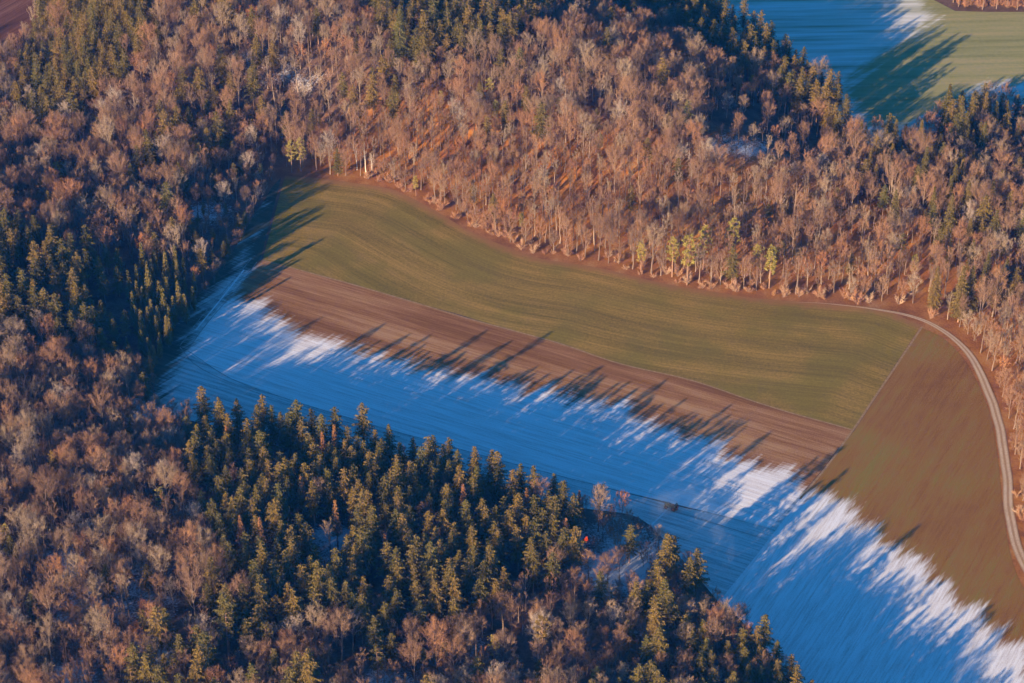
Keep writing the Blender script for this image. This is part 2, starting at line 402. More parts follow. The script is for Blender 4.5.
# a frosted grass verge fills the rest of the clearing
vergeL = densify(poly([(284, 177), (268, 205), (240, 255), (215, 288), (188, 322), (164, 356), (155, 390), (172, 415), (215, 425), (300, 434), (370, 449), (430, 464), (480, 479), (540, 499), (590, 509), (640, 519), (668, 545), (694, 573), (716, 597), (740, 622), (770, 658), (806, 712),
                       (757, 556), (800, 499), (770, 528), (690, 508), (620, 491), (560, 476), (470, 452), (380, 427), (290, 400), (230, 378), (186, 352), (215, 312), (245, 275), (262, 258)]), 9, False)
vergeL = poly([(284, 177), (262, 203), (234, 252), (206, 286), (178, 322), (152, 356), (143, 392), (172, 415), (215, 425), (300, 434), (370, 449), (430, 464), (480, 479), (540, 499), (590, 509), (640, 519), (668, 545), (694, 573), (716, 600), (748, 625), (818, 500), (800, 486), (764, 520), (690, 508), (620, 491), (560, 476), (470, 452), (380, 427), (290, 400), (230, 378), (186, 352), (215, 312), (245, 275), (262, 258)])
sheet('grass_verge', wobble(np.vstack([densify(vergeL[:17], 5), vergeL[17:]]), 1.0, 8), .03, M['verge'], 4, {'frost': frostf})
sheet('meadow', wobble(meadowL, .8, 3), .06, M['meadow'], 4, {'frost': frostf, 'edge': lambda V: np.clip(seg_dist(V, meadow_top), 0, 300)})
sheet('ploughed_field', stripL, .045, M['plough'], 4, {'frost': frostf})
sheet('ploughed_field', poly([(-260, 110), (0, 78), (20, 60), (40, 15), (48, -60), (-260, -60)]), .04, M['plough_dark'], 8, {'frost': lambda V: V[:, 0] * 0 - 40})
sheet('sown_field', brownL, .05, M['brown'], 4, {'frost': frostf})
sheet('valley_field', farL, .04, M['valley'], 5, {'frost': lambda V: np.clip(sdist(V, farfrostL), -40, 40)})
ribbon('gravel_track', wobble(trackL, .25, 9), 4.0 * smooth(-3, 40, np.arange(len(trackL))), .10, M['gravel'], 8)
def rutline(name, pts, w, z, mt): ribbon(name, wobble(densify(poly(pts), 4), .15, 5), w, z, mt, 1)
rutline('field_border', [(922, 327), (888, 378), (853, 430), (826, 467), (800, 499)], .9, .085, M['border'])
rutline('field_border', [(262, 260), (340, 281), (403, 299), (480, 322), (558, 343), (621, 364), (690, 380), (768, 406), (852, 430)], .8, .085, M['border'])
for pts in ([(257, 262), (238, 288), (210, 320), (188, 350)], [(252, 258), (232, 282), (204, 314), (180, 346)],
            [(188, 351), (230, 378), (290, 400), (380, 427), (470, 452), (560, 476), (620, 491), (690, 508), (745, 522)], [(180, 347), (200, 368), (260, 394), (340, 420), (400, 437)],
            [(620, 496), (650, 505), (700, 519), (748, 534)]):
    rutline('wheel_rut', pts, .34, .09, M['rut'])
for pts in ([(648, 528), (662, 515), (668, 508)], [(244, 270), (222, 298), (196, 330)], [(800, 500), (757, 556), (722, 600)]):
    rutline('wheel_rut', pts, .7, .09, M['rutfrost'])

# ------------------------------------------------------------------ trees
class TB:
    def __init__(s): s.v = []; s.f = []
    def tube(s, pts, rad, n=4):
        base = len(s.v); m_ = len(pts)
        for i, (p, r) in enumerate(zip(pts, rad)):
            d = (pts[min(i + 1, m_ - 1)] - pts[max(i - 1, 0)]); d = d / (np.linalg.norm(d) + 1e-9)
            a = np.cross(d, (0.3, 1, 0.2)); a /= np.linalg.norm(a) + 1e-9; c = np.cross(d, a)
            for k in range(n):
                w = 2 * math.pi * k / n; s.v.append(p + (a * math.cos(w) + c * math.sin(w)) * r)
        for i in range(m_ - 1):
            for k in range(n):
                s.f.append((base + i * n + k, base + i * n + (k + 1) % n, base + (i + 1) * n + (k + 1) % n, base + (i + 1) * n + k))
    def blade(s, a, b, w, side):
        base = len(s.v); s.v += [a + side * w / 2, a - side * w / 2, b]; s.f.append((base, base + 1, base + 2))
    def mesh(s, name, m_): return mesh_np(name, s.v, s.f, [m_])

def unit(v): return v / (np.linalg.norm(v) + 1e-9)

def bare_tree(seed, Ht, Rc, base=.38, limbs=12, twigw=.05, twm='twig', bm='bark', fill=1.0, up=.18):
    """leafless broadleaf: trunk and ascending limbs (one mesh), fan of branchlets and twigs (the crown)"""
    r = np.random.default_rng(seed); T = TB(); C = TB()
    lean = r.normal(0, .03, 2); top = np.array([lean[0] * Ht, lean[1] * Ht, Ht * .86])
    n = 6; tp = [top * (i / n) + np.array([*r.normal(0, .12, 2), 0]) * (i > 0) for i in range(n + 1)]
    r0 = Ht * .0135
    T.tube(tp, [r0 * (1.25 if i == 0 else 1) * (1 - .82 * i / n) for i in range(n + 1)], 6)
    cz = Ht * (base + 1) / 2; hz = Ht * (1 - base) / 2
    def env(d):      # crown surface along direction d from its centre
        k = 1 / math.sqrt((d[0] ** 2 + d[1] ** 2) / Rc ** 2 + d[2] ** 2 / hz ** 2); return d * k
    for i in range(limbs):
        ph = i * 2.4 + r.uniform(-.4, .4); f = (i + .5) / limbs
        s0 = base * .75 + (0.95 - base * .75) * f * .9
        p0 = top * s0
        el = R(12 + 66 * f + r.uniform(-10, 10))
        d = np.array([math.cos(ph) * math.cos(el), math.sin(ph) * math.cos(el), math.sin(el)])
        tip = np.array([0, 0, cz]) + env(d) * r.uniform(.74, .92) + np.array([lean[0], lean[1], 0]) * Ht * .8
        L = np.linalg.norm(tip - p0)
        mid = p0 * .45 + tip * .55 + np.array([0, 0, -.10 * L]) + r.normal(0, .05 * L, 3)
        lp = [p0, p0 * .55 + mid * .45 + r.normal(0, .03 * L, 3), mid, mid * .5 + tip * .5 + r.normal(0, .04 * L, 3), tip]
        rr = r0 * .34 * (1 - .5 * f)
        T.tube(lp, [rr, rr * .8, rr * .6, rr * .38, rr * .12], 3)
        nb = int(11 * fill)
        for j in range(nb):
            t_ = r.uniform(.25, 1.0); q = t_ * 4; k = min(int(q), 3); a = lp[k] + (lp[k + 1] - lp[k]) * (q - k)
            out = unit(a - np.array([0, 0, cz - hz * .6])); 
            dd = unit(out * .6 + unit(lp[k + 1] - lp[k]) * .6 + r.normal(0, .55, 3) + np.array([0, 0, up]))
            lb = Rc * r.uniform(.28, .5)
            e = a + dd * lb; side = unit(np.cross(dd, r.normal(0, 1, 3)))
            C.tube([a, e], [.05, .02], 3)
            for q2 in range(int(10 * fill)):
                t2 = r.uniform(.15, 1.0); a2 = a + dd * lb * t2
                d2 = unit(dd * .7 + r.normal(0, .6, 3) + np.array([0, 0, up * .7])); l2 = lb * r.uniform(.35, .7)
                sd = unit(np.cross(d2, r.normal(0, 1, 3))); e2 = a2 + d2 * l2
                C.blade(a2, e2, twigw, sd)
                for q3 in range(4):
                    t3 = r.uniform(.2, .95); a3 = a2 + d2 * l2 * t3
                    d3 = unit(d2 + r.normal(0, .65, 3) + np.array([0, 0, .3])); sd = unit(np.cross(d3, r.normal(0, 1, 3)))
                    C.blade(a3, a3 + d3 * l2 * r.uniform(.4, .75), twigw * .8, sd)
    return T, C, bm, twm

def conifer(seed, Ht, Rc, base=.25, gap=.75, nm='needle', droop=.35, nbr=7, dense=1.0, shape=.85, ragged=.18):
    """spruce-like: straight trunk, whorls of drooping boughs fringed with hanging needle sprays"""
    r = np.random.default_rng(seed); T = TB(); C = TB()
    lean = r.normal(0, .012, 2); top = np.array([lean[0] * Ht, lean[1] * Ht, Ht])
    r0 = Ht * .0105; T.tube([top * 0, top * .3, top * .65, top * .97], [r0 * 1.2, r0 * .85, r0 * .5, .03], 6)
    z = Ht * base; 
    # dead stubs below the crown
    for i in range(8):
        zz = Ht * base * r.uniform(.45, 1); ph = r.uniform(0, 6.28); p = top * (zz / Ht)
        d = np.array([math.cos(ph), math.sin(ph), -.15]); C.blade(p, p + d * Rc * r.uniform(.2, .5), .08, np.array([0, 0, 1.]))
    while z < Ht * .985:
        f = (z / Ht - base) / (1 - base)
        prof = Rc * ((1 - f) ** shape) * min(1, .55 + f * 3.0)
        nb = max(4, int(round(nbr * (1 - .35 * f)))); off = r.uniform(0, 6.28)
        for i in range(nb):
            ph = off + i * 6.283 / nb + r.uniform(-.3, .3); L = max(.35, prof * (1 + r.uniform(-ragged * 1.6, ragged)))
            out = np.array([math.cos(ph), math.sin(ph), 0.]); sd = np.array([-out[1], out[0], 0.])
            p = top * (z / Ht) + np.array([0, 0, r.uniform(-.2, .2)])
            ns = max(2, int(L / .55 * dense)); rise = .45 * (f - .35)
            def at(t): return p + out * L * t + np.array([0, 0, L * (rise * t - droop * t * t + (.12 * t ** 4))])
            C.blade(at(0), at(1.03), .16, sd)
            for k in range(ns):
                t_ = (k + .7) / ns; a = at(t_ * .95)
                ll = (.55 + .30 * L * (1 - t_ * .55)) * r.uniform(.7, 1.15)
                for s_ in (-1, 1):
                    d = unit(sd * s_ + out * .75 + np.array([0, 0, r.uniform(-.75, -.15)])); C.blade(a, a + d * ll, .46, unit(out + np.array([0, 0, r.uniform(-.6, .6)])))
                if k % 2 == 0:
                    C.blade(a + np.array([0, 0, .05]), a + out * .25 + np.array([0, 0, -.8 * ll]), .6, unit(out + sd * r.uniform(-1, 1)))
        z += gap * (1 - .35 * f) * r.uniform(.85, 1.15)
    C.blade(top * .96, top + np.array([0, 0, .4]), .18, np.array([1., 0, 0]))
    return T, C, 'bark_dark', nm

def pine(seed, Ht, Rc, nm='needle_gold', base=.4):
    """irregular tufted crown (pine or evergreen-looking larch) on a bare stem"""
    r = np.random.default_rng(seed); T = TB(); C = TB()
    top = np.array([r.normal(0, .4), r.normal(0, .4), Ht]); r0 = Ht * .012
    T.tube([top * 0, top * .3, top * .65, top * .95], [r0 * 1.2, r0 * .9, r0 * .55, .04], 6)
    for i in range(26):
        f = (i + .5) / 26; z = Ht * (base + (1 - base) * f); ph = i * 2.4 + r.uniform(-.5, .5)
        L = Rc * math.sqrt(max(.05, 1 - (2 * f - .75) ** 2 / 1.7)) * r.uniform(.6, 1.05); p = top * (z / Ht)
        d = unit(np.array([math.cos(ph), math.sin(ph), .25])); e = p + d * L; T.tube([p, e], [.09, .03], 3)
        for j in range(7):
            c = p + d * L * r.uniform(.45, 1.05) + r.normal(0, .25, 3)
            for k in range(9):
                dd = unit(r.normal(0, 1, 3) + np.array([0, 0, .35])); C.blade(c, c + dd * r.uniform(.4, .8), .22, unit(np.cross(dd, r.normal(0, 1, 3))))
    return T, C, 'bark_dark', nm

def shrub(seed, Ht, Rc, tm='shrub'):
    r = np.random.default_rng(seed); T = TB(); C = TB()
    for i in range(9):
        ph = r.uniform(0, 6.28); el = R(r.uniform(35, 85)); d = np.array([math.cos(ph) * math.cos(el), math.sin(ph) * math.cos(el), math.sin(el)])
        L = Ht * r.uniform(.6, 1.0) * (1 - .3 * math.cos(el)); p = np.array([d[0] * .2, d[1] * .2, 0]); e = p + d * L
        T.tube([p, e], [.05, .02], 3)
        for j in range(34):
            a = p + d * L * r.uniform(.2, 1); dd = unit(d + r.normal(0, .7, 3) + np.array([0, 0, .2]))
            C.blade(a, a + dd * Ht * r.uniform(.15, .35), .075, unit(np.cross(dd, r.normal(0, 1, 3))))
    return T, C, 'bark', tm

def proto(name, gen):
    """meshes of a kind: trunk, crown, and both in one for the woods too many to count"""
    T, C, bm, cm = gen
    tm = T.mesh(name + '_trunk', M[bm]); cmesh = C.mesh(name + '_crown', M[cm])
    n = len(T.v); whole = mesh_np(name, T.v + C.v, T.f + [tuple(i + n for i in f) for f in C.f], [M[bm], M[cm]], [0] * len(T.f) + [1] * len(C.f))
    return dict(trunk=tm, crown=cmesh, whole=whole, h=max(v[2] for v in C.v))

P = {}
P['beech'] = [proto('bare_tree', bare_tree(100 + i, h, r_, b_, lb, fill=fl)) for i, (h, r_, b_, lb, fl) in enumerate([(22, 4.6, .40, 12, 1), (24, 5.2, .42, 13, 1), (20, 4.0, .42, 11, 1), (23, 4.3, .48, 11, 1), (18, 3.9, .35, 11, 1), (25, 5.6, .38, 14, 1.05)])]
P['bushy'] = [proto('bushy_bare_tree', bare_tree(260 + i, h, r_, b_, lb, fill=.95)) for i, (h, r_, b_, lb) in enumerate([(15, 3.6, .12, 12), (12, 3.2, .1, 11), (17, 3.5, .2, 12)])]
P['slender'] = [proto('slender_bare_tree', bare_tree(200 + i, h, r_, b_, lb, fill=.9, up=.5)) for i, (h, r_, b_, lb) in enumerate([(22, 2.9, .45, 9), (24, 3.2, .5, 9), (19, 2.6, .42, 8), (21, 3.3, .48, 9)])]
P['pale'] = [proto('pale_tree', bare_tree(300 + i, h, r_, b_, 13, twm='twig_pale', fill=1)) for i, (h, r_, b_) in enumerate([(22, 5.4, .33), (20, 4.6, .35)])]
P['rusty'] = [proto('withered_tree', bare_tree(330 + i, h, r_, b_, 10, twm='twig_rust', fill=.9)) for i, (h, r_, b_) in enumerate([(15, 3.2, .3), (13, 2.6, .25)])]
P['birch'] = [proto('birch_tree', bare_tree(350 + i, 20, 2.6, .45, 8, twm='twig_pale', bm='birch_bark', fill=.7, up=.8)) for i in range(2)]
P['spruce'] = [proto('spruce', conifer(400 + i, h, r_, b_, g, shape=sh, ragged=.34)) for i, (h, r_, b_, g, sh) in enumerate([(24, 4.7, .25, 1.1, .55), (24.5, 5.0, .3, 1.2, .6), (23, 4.2, .2, 1.0, .55), (21.5, 4.3, .16, 1.05, .52), (24.5, 4.6, .36, 1.2, .5), (23.5, 4.9, .28, 1.2, .6)])]
P['tall_spruce'] = [proto('tall_spruce', conifer(450 + i, h, r_, b_, 1.05, ragged=.38, shape=.55)) for i, (h, r_, b_) in enumerate([(28, 3.8, .48), (29, 4.1, .42), (26, 3.5, .55)])]
P['big_spruce'] = [proto('big_spruce', conifer(470 + i, h, r_, .12, .8, nbr=9, droop=.3)) for i, (h, r_) in enumerate([(27, 4.9), (24, 4.3)])]
P['young'] = [proto('young_spruce', conifer(500 + i, h, r_, .12, .6, nm='needle_young', nbr=6, ragged=.12)) for i, (h, r_) in enumerate([(14, 1.9), (12, 1.7), (16, 2.2)])]
P['rust'] = [proto('rusty_spruce', conifer(550 + i, h, r_, .3, .85, nm='needle_rust')) for i, (h, r_) in enumerate([(25, 3.2), (22, 2.8)])]
P['gold'] = [proto('golden_pine', pine(600 + i, h, r_)) for i, (h, r_) in enumerate([(17, 2.6), (14, 2.2)])]
P['pine'] = [proto('pine', pine(620 + i, 22, 3.0, 'needle', .5)) for i in range(2)]
P['shrub'] = [proto('shrub', shrub(700 + i, h, r_)) for i, (h, r_) in enumerate([(3.2, 2), (4.2, 2.4), (2.4, 1.8)])]
NAMES = dict(bushy='bushy_bare_tree', beech='bare_tree', slender='slender_bare_tree', pale='pale_tree', rusty='withered_tree', birch='birch_tree', spruce='spruce', tall_spruce='tall_spruce', big_spruce='big_spruce', young='young_spruce', rust='rusty_spruce', gold='golden_pine', pine='pine', shrub='shrub')

# ---- where they stand. zones are outlines of the stands at ground level
Z = {k: np.array([ground_pt(*q)[:2] for q in v]) for k, v in dict(
    main=[(185, 430), (215, 428), (300, 436), (370, 452), (430, 468), (500, 488), (560, 505), (592, 522), (560, 580), (520, 615), (470, 640), (400, 655), (345, 650), (300, 640), (240, 610), (215, 560), (195, 510)],
    mixed=[(140, 660), (215, 600), (300, 635), (400, 650), (480, 640), (560, 640), (600, 690), (520, 760), (400, 800), (150, 800), (110, 740)],
    leftstand=[(-80, 240), (0, 248), (60, 258), (120, 268), (190, 282), (196, 316), (172, 352), (150, 385), (100, 365), (60, 350), (0, 345), (-80, 345)],
    leftyoung=[(125, 268), (194, 282), (198, 316), (172, 355), (152, 385), (135, 340)],
    topleft=[(40, 30), (55, -60), (135, -60), (160, 50), (125, 95), (95, 115), (60, 140), (15, 145), (20, 90)],
    topmid=[(360, 10), (380, -60), (520, -60), (560, 30), (520, 60), (440, 78), (390, 72)],
    topmid2=[(520, -60), (720, -60), (740, 25), (690, 30), (560, 25)],
    edge=[(660, -20), (690, 8), (745, 45), (790, 76), (832, 108), (852, 138), (840, 148), (790, 118), (740, 90), (680, 55), (640, 20)],
    rightmix=[(850, 130), (1100, 140), (1100, 330), (960, 330), (900, 290), (860, 200)],
    scatter1=[(170, 90), (260, 80), (275, 150), (240, 190), (215, 270), (150, 270), (130, 200)],
    scatter2=[(340, 40), (520, 40), (520, 140), (380, 140)],
    slope=[(330, 120), (420, 140), (560, 170), (700, 190), (860, 215), (960, 260), (1010, 330), (1040, 500), (1060, 620), (1000, 620), (925, 312), (760, 290), (600, 262), (500, 240), (420, 200), (330, 175)],
    opening=[(245, 100), (325, 85), (355, 120), (290, 140), (250, 135)],
    shadeedge=[(205, 240), (235, 225), (245, 235), (235, 255), (215, 285), (196, 290), (190, 250)],
    clear1=[(318, 525), (352, 520), (362, 560), (345, 585), (318, 580), (305, 555)],
    clear2=[(565, 545), (596, 528), (612, 558), (650, 580), (635, 600), (590, 585)],
    clear3=[(700, 105), (740, 95), (790, 122), (830, 148), (850, 160), (800, 185), (740, 200), (700, 170)],
    valleyedge=[(940, 128), (1100, 125), (1100, 165), (950, 165)],
    thicket=[(598, 530), (640, 516), (668, 528), (697, 560), (655, 572), (612, 555)],
    cornerlow=[(205, 285), (190, 215), (230, 165), (290, 150), (290, 176), (262, 215), (236, 262)],
    bare=[(370, 655), (470, 640), (560, 590), (640, 640), (640, 800), (330, 800), (330, 700)],
    cornerdeep=[(680, 640), (760, 640), (840, 725), (940, 840), (800, 860), (680, 800)],
    corner=[(560, 560), (640, 522), (690, 575), (740, 630), (830, 720), (930, 830), (640, 800), (590, 690), (560, 640)],
    plough_far=[(-200, 95), (0, 78), (22, 55), (42, 20), (50, -60), (-200, -60)],
).items()}

def sample_points(x0, x1, y0, y1, rad_fn):
    cell = 2.2; xs = np.arange(x0, x1, cell); ys = np.arange(y0, y1, cell)
    gx, gy = np.meshgrid(xs, ys); Q = np.stack([gx.ravel(), gy.ravel()], 1) + rng.uniform(0, cell, (gx.size, 2))
    rad = rad_fn(Q); ok = rad > 0; Q = Q[ok]; rad = rad[ok]; order = rng.permutation(len(Q)); hs = {}; keep = []
    for i in order:
        x, y = Q[i]; r_ = rad[i]; kx, ky = int(x // 8), int(y // 8); bad = False
        for a in (-1, 0, 1):
            for b_ in (-1, 0, 1):
                for (px, py) in hs.get((kx + a, ky + b_), ()):
                    if (px - x) ** 2 + (py - y) ** 2 < r_ * r_: bad = True; break
                if bad: break
            if bad: break
        if not bad: hs.setdefault((kx, ky), []).append((x, y)); keep.append(i)
    return Q[keep]

def rad_fn(Q):
    r_ = np.full(len(Q), 4.6)
    iz = {k: inside(Q, v) for k, v in Z.items()}
    r_[iz['slope']] = 4.7
    r_[iz['main']] = 5.4; r_[iz['mixed']] = 4.9; r_[iz['leftstand']] = 5.8; r_[iz['leftyoung']] = 4.0; r_[iz['topleft']] = 5.0; r_[iz['topmid']] = 4.3; r_[iz['edge']] = 4.6
    r_[iz['opening']] = 5.6; r_[iz['corner']] = 4.4
    for k in ('clear1', 'clear2'): r_[iz[k]] = 12
    r_[iz['clear3']] = 7.5; r_[iz['thicket']] = 3.0
    do = -sdist(Q, openL); df = -sdist(Q, farL)
    r_[(do < 1.5) | (df < 2)] = 0
    r_[iz['plough_far']] = 0
    u, v, _ = project(Q[:, 0], Q[:, 1], np.zeros(len(Q)))
    r_[(u < -260) | (u > 1150) | (v > 880) | (v < -40)] = 0
    # nothing but the far fields beyond
    return r_
PTS = sample_points(-520, 560, 440, 1420, rad_fn)
TZ = terrain(PTS[:, 0], PTS[:, 1])

# trees picked out one by one in the photograph: kind, (u, v) of the foot, scale, label
SINGLES = [
    ('gold', 292, 172, 1.0, 'yellow-green pine on the meadow corner, the one nearer the shaded wood'),
    ('gold', 301, 171, 1.05, 'yellow-green pine on the meadow corner, the one further from the shaded wood'),
    ('spruce', 338, 176, .72, 'lone dark green spruce standing just behind the narrow end of the meadow'),
    ('birch', 357, 170, .75, 'pale birch with white stem at the narrow end of the meadow, nearest the lone spruce'),
    ('birch', 366, 172, .85, 'pale birch with white stem behind the narrow end of the meadow, tallest of the three'),
    ('birch', 372, 176, .7, 'pale birch with white stem at the narrow end of the meadow, furthest from the spruce'),
    ('gold', 641, 272, .85, 'small yellow-green conifer at the meadow edge, leftmost of the row there'),
    ('gold', 672, 277, .9, 'slim yellow-green conifer at the meadow edge beside the brightest one'),
    ('gold', 687, 285, 1.15, 'brightest and largest yellow-green conifer at the meadow edge'),
    ('gold', 703, 270, 1.0, 'yellow-green conifer standing a little inside the wood behind the brightest one'),
    ('gold', 731, 262, 1.0, 'tall thin yellow-green conifer inside the wood above the meadow edge'),
    ('gold', 769, 288, 1.15, 'solitary yellow-green conifer at the meadow edge, rightmost of the row there'),
    ('gold', 522, 234, .8, 'small yellow-green conifer at the edge above the broad middle of the meadow'),
    ('gold', 416, 196, .75, 'small yellow-green conifer at the edge above the narrow part of the meadow'),
    ('gold', 756, 280, .8, 'short yellow-green conifer next to the rightmost one of the meadow edge row'),
    ('gold', 314, 100, .8, 'bright yellow conifer beside the frosty thin stand near the top of the photo'),
    ('gold', 285, 118, .7, 'small yellow-green conifer below the frosty thin stand'),
    ('gold', 320, 130, .6, 'small pale yellow conifer near the frosty thin stand, close to the meadow corner'),
    ('big_spruce', 922, 196, 1.0, 'big dark spruce with wide boughs in the right-hand wood, highest of the big ones'),
    ('big_spruce', 950, 208, .8, 'broad spruce in the right-hand wood just below the highest big one'),
    ('big_spruce', 892, 232, .85, 'broad spruce in the right-hand wood above the bend of the gravel track'),
    ('big_spruce', 988, 226, .9, 'broad olive spruce near the right edge of the photo'),
    ('big_spruce', 933, 312, .9, 'dense spruce right behind the bend of the gravel track, left one of the pair'),
    ('big_spruce', 958, 322, 1.0, 'dense spruce right behind the bend of the gravel track, right one of the pair'),
    ('spruce', 1000, 268, .8, 'narrow spruce between the wood and the right edge of the photo'),
    ('spruce', 936, 268, .9, 'spruce behind the pair of dense spruces at the track bend'),
    ('rust', 303, 520, 1.0, 'rust-brown dying spruce in the dark stand, beside the small clearing'),
    ('rust', 338, 548, 1.05, 'large rust-brown dying spruce at the far side of the small clearing'),
    ('rust', 244, 562, .9, 'rust-brown dying spruce near the left flank of the dark stand'),
    ('rust', 386, 575, .9, 'orange-brown dying spruce in the middle of the dark stand'),
    ('rust', 579, 528, .75, 'orange-topped dying spruce at the tip of the dark stand by the frosty field'),
    ('rust', 256, 495, .6, 'small rusty spruce near the upper left corner of the dark stand'),
    ('rust', 440, 560, .7, 'slim rusty spruce in the right half of the dark stand'),
    ('rust', 800, 108, .8, 'reddish spruce in the row of tall trunks before the far frosty field'),
    ('tall_spruce', 563, 530, .85, 'leaning tall spruce at the tip of the dark stand'),
    ('pale', 203, 272, .85, 'pale grey round-crowned bare tree at the end of the left spruce stand'),
    ('pale', 137, 500, 1.0, 'pale grey bare tree left of the dark spruce stand'),
    ('pale', 250, 182, .75, 'wide grey bare tree at the top of the shaded meadow corner'),
    ('pale', 226, 212, .75, 'grey bare tree on the edge of the shaded corner above the frosty ruts'),
    ('pale', 12, 108, .9, 'pale bare tree at the corner of the ploughed field at the left edge'),
    ('pale', 165, 498, .9, 'pale grey bare tree touching the left flank of the dark spruce stand'),
    ('rusty', 700, 645, 1.0, 'orange-leaved small tree in the lower wood by the frosty field'),
    ('rusty', 745, 650, 1.0, 'orange-leaved small tree at the tip of the lower wood beside the frosty field'),
    ('rusty', 676, 612, .9, 'reddish withered tree among the conifers of the lower wood'),
    ('rusty', 604, 568, .55, 'small withered orange tree in the frosty opening behind the bonfire'),
    ('rusty', 66, 315, .8, 'reddish withered tree below the left spruce stand'),
    ('rusty', 590, 95, .9, 'orange-leaved tree high on the wooded ridge'),
    ('rusty', 563, 75, .8, 'orange-leaved tree near the top of the wooded ridge'),
    ('rusty', 660, 75, .8, 'light orange withered tree on the wooded ridge before the spruces'),
]
for uv in [(768, 68), (776, 78), (786, 80), (792, 92), (804, 94), (811, 106), (819, 104), (827, 116), (835, 118), (843, 128), (756, 62), (745, 56), (733, 48), (718, 38), (704, 30)]:
    SINGLES.append(('tall_spruce', uv[0], uv[1] + 6, .85 + .1 * random.random(), None))

single_xy = []
for k, u, v, s, lab in SINGLES:
    x, y, z = ground_pt(u, v); single_xy.append((x, y))
single_xy = np.array(single_xy)
dmin = np.array([np.min(np.hypot(*(single_xy - p).T)) for p in PTS])
gap_ = np.sin(PTS[:, 0] / 9.1 + 1.7 * np.sin(PTS[:, 1] / 17)) * np.sin(PTS[:, 1] / 11.3 + 1.3 * np.sin(PTS[:, 0] / 13)) > .70
dmin[gap_ & (inside(PTS, Z['main']) | inside(PTS, Z['leftstand']) | inside(PTS, Z['mixed'])) & (sdist(PTS, Z['main']) > -1e9) & (-sdist(PTS, openL) > 16)] = 0
# keep the sight line over the low thicket to the tractor as open as it is in the photograph
pu, pv, _ = project(PTS[:, 0], PTS[:, 1], TZ)
keep_ = (dmin > 3.2) & ~((np.abs(pu - 672) < 22) & (pv > 508) & (pv < 572) & ~((pv > 545) & inside(PTS, Z['thicket'])))
PTS = PTS[keep_]; TZ = TZ[keep_]

N = len(PTS)
iz = {k: inside(PTS, v) for k, v in Z.items()}
pcon = np.full(N, .06)
pcon[iz['scatter1']] = .30; pcon[iz['scatter2']] = .18; pcon[iz['rightmix']] = .27; pcon[iz['slope']] = .035
pcon[iz['main']] = .95; pcon[iz['mixed']] = .42; pcon[iz['leftstand']] = .88; pcon[iz['leftyoung']] = 1.0; pcon[iz['topleft']] = .93; pcon[iz['topmid']] = .8; pcon[iz['topmid2']] = .4; pcon[iz['edge']] = .75
pcon[iz['corner']] = .42; pcon[iz['bare']] = .16; pcon[iz['cornerdeep']] = .62; pcon[iz['shadeedge']] = .35; pcon[iz['valleyedge']] = .8; pcon[iz['thicket']] = 0
for k in ('clear1', 'clear2', 'clear3'): pcon[iz[k]] = .0
isc = rng.random(N) < pcon
kind = np.array(['beech'] * N, dtype=object)
rr = rng.random(N)
kind[iz['slope'] | iz['opening']] = 'slender'
kind[(~iz['slope']) & (rr < .25)] = 'slender'
kind[(iz['slope']) & (rr < .22)] = 'beech'
do_ = -sdist(PTS, openL)
kind[(do_ < 9) & (rng.random(N) < .7)] = 'bushy'
kind[isc] = 'spruce'
young_ = iz['leftyoung'] & isc; kind[young_] = 'young'
kind[isc & iz['edge'] & (rr < .6)] = 'tall_spruce'
kind[isc & iz['rightmix'] & (rr < .5)] = 'big_spruce'
kind[isc & iz['mixed'] & (rr < .15)] = 'pine'
kind[isc & (iz['mixed'] | iz['main'] | iz['corner']) & (rr > .965)] = 'rust'
kind[(~isc) & iz['corner'] & (rr < .3)] = 'rusty'
kind[iz['thicket']] = 'bushy'; kind[iz['thicket'] & (rr < .35)] = 'rusty'
kind[(~isc) & (rr > .975)] = 'rusty'
kind[(~isc) & (rr > .93) & (rr <= .96) & ~iz['slope']] = 'pale'
kind[isc & (pcon < .25) & (rr > .8)] = 'gold'
var = np.array([rng.integers(0, len(P[k])) for k in kind])
scl = rng.normal(1, .12, N).clip(.72, 1.3); scl[np.isin(kind, ['beech', 'slender', 'pale'])] *= .86
cup_, cvp_, _ = project(PTS[:, 0], PTS[:, 1], TZ); small_ = rng.random(N) < .18; mm_ = isc & ~small_ & (iz['main'] | iz['cornerdeep']); scl[mm_] = 1 + (scl[mm_] - 1) * .5; scl[isc & iz['cornerdeep']] *= .93
scl[isc & (pcon < .35)] *= rng.uniform(.7, 1.0, (isc & (pcon < .35)).sum())
scl[(~isc) & iz['corner'] & ~iz['cornerdeep']] *= .72; scl[isc & iz['corner']] *= .9
scl[iz['topleft'] & isc] *= .85; scl[iz['leftyoung'] & isc] *= 1.05; scl[(~isc) & iz['leftstand']] *= .8
scl[iz['thicket']] *= .8; scl[iz['clear3'] & ~iz['edge']] *= .72
scl[iz['cornerlow']] *= .66; scl[iz['leftyoung']] *= 1.12; scl[iz['leftstand'] & ~iz['leftyoung'] & (cup_ > 95)] *= .72; scl[(cup_ > 186) & (cup_ < 250) & (cvp_ > 215) & (cvp_ < 312)] *= .72; scl[(cup_ > 120) & (cup_ < 200) & (cvp_ > 350) & (cvp_ < 440)] *= .75; scl[iz['main']] *= .94; scl[iz['slope']] *= .95
yaw = rng.uniform(0, 6.28, N)

crown_h = np.array([P[k][v]['h'] for k, v in zip(kind, var)]) * scl
cu, cv, cdep = project(PTS[:, 0], PTS[:, 1], TZ + crown_h * .75)
inview = (cu > 4) & (cu < W_ - 4) & (cv > 4) & (cv < H_ - 6)

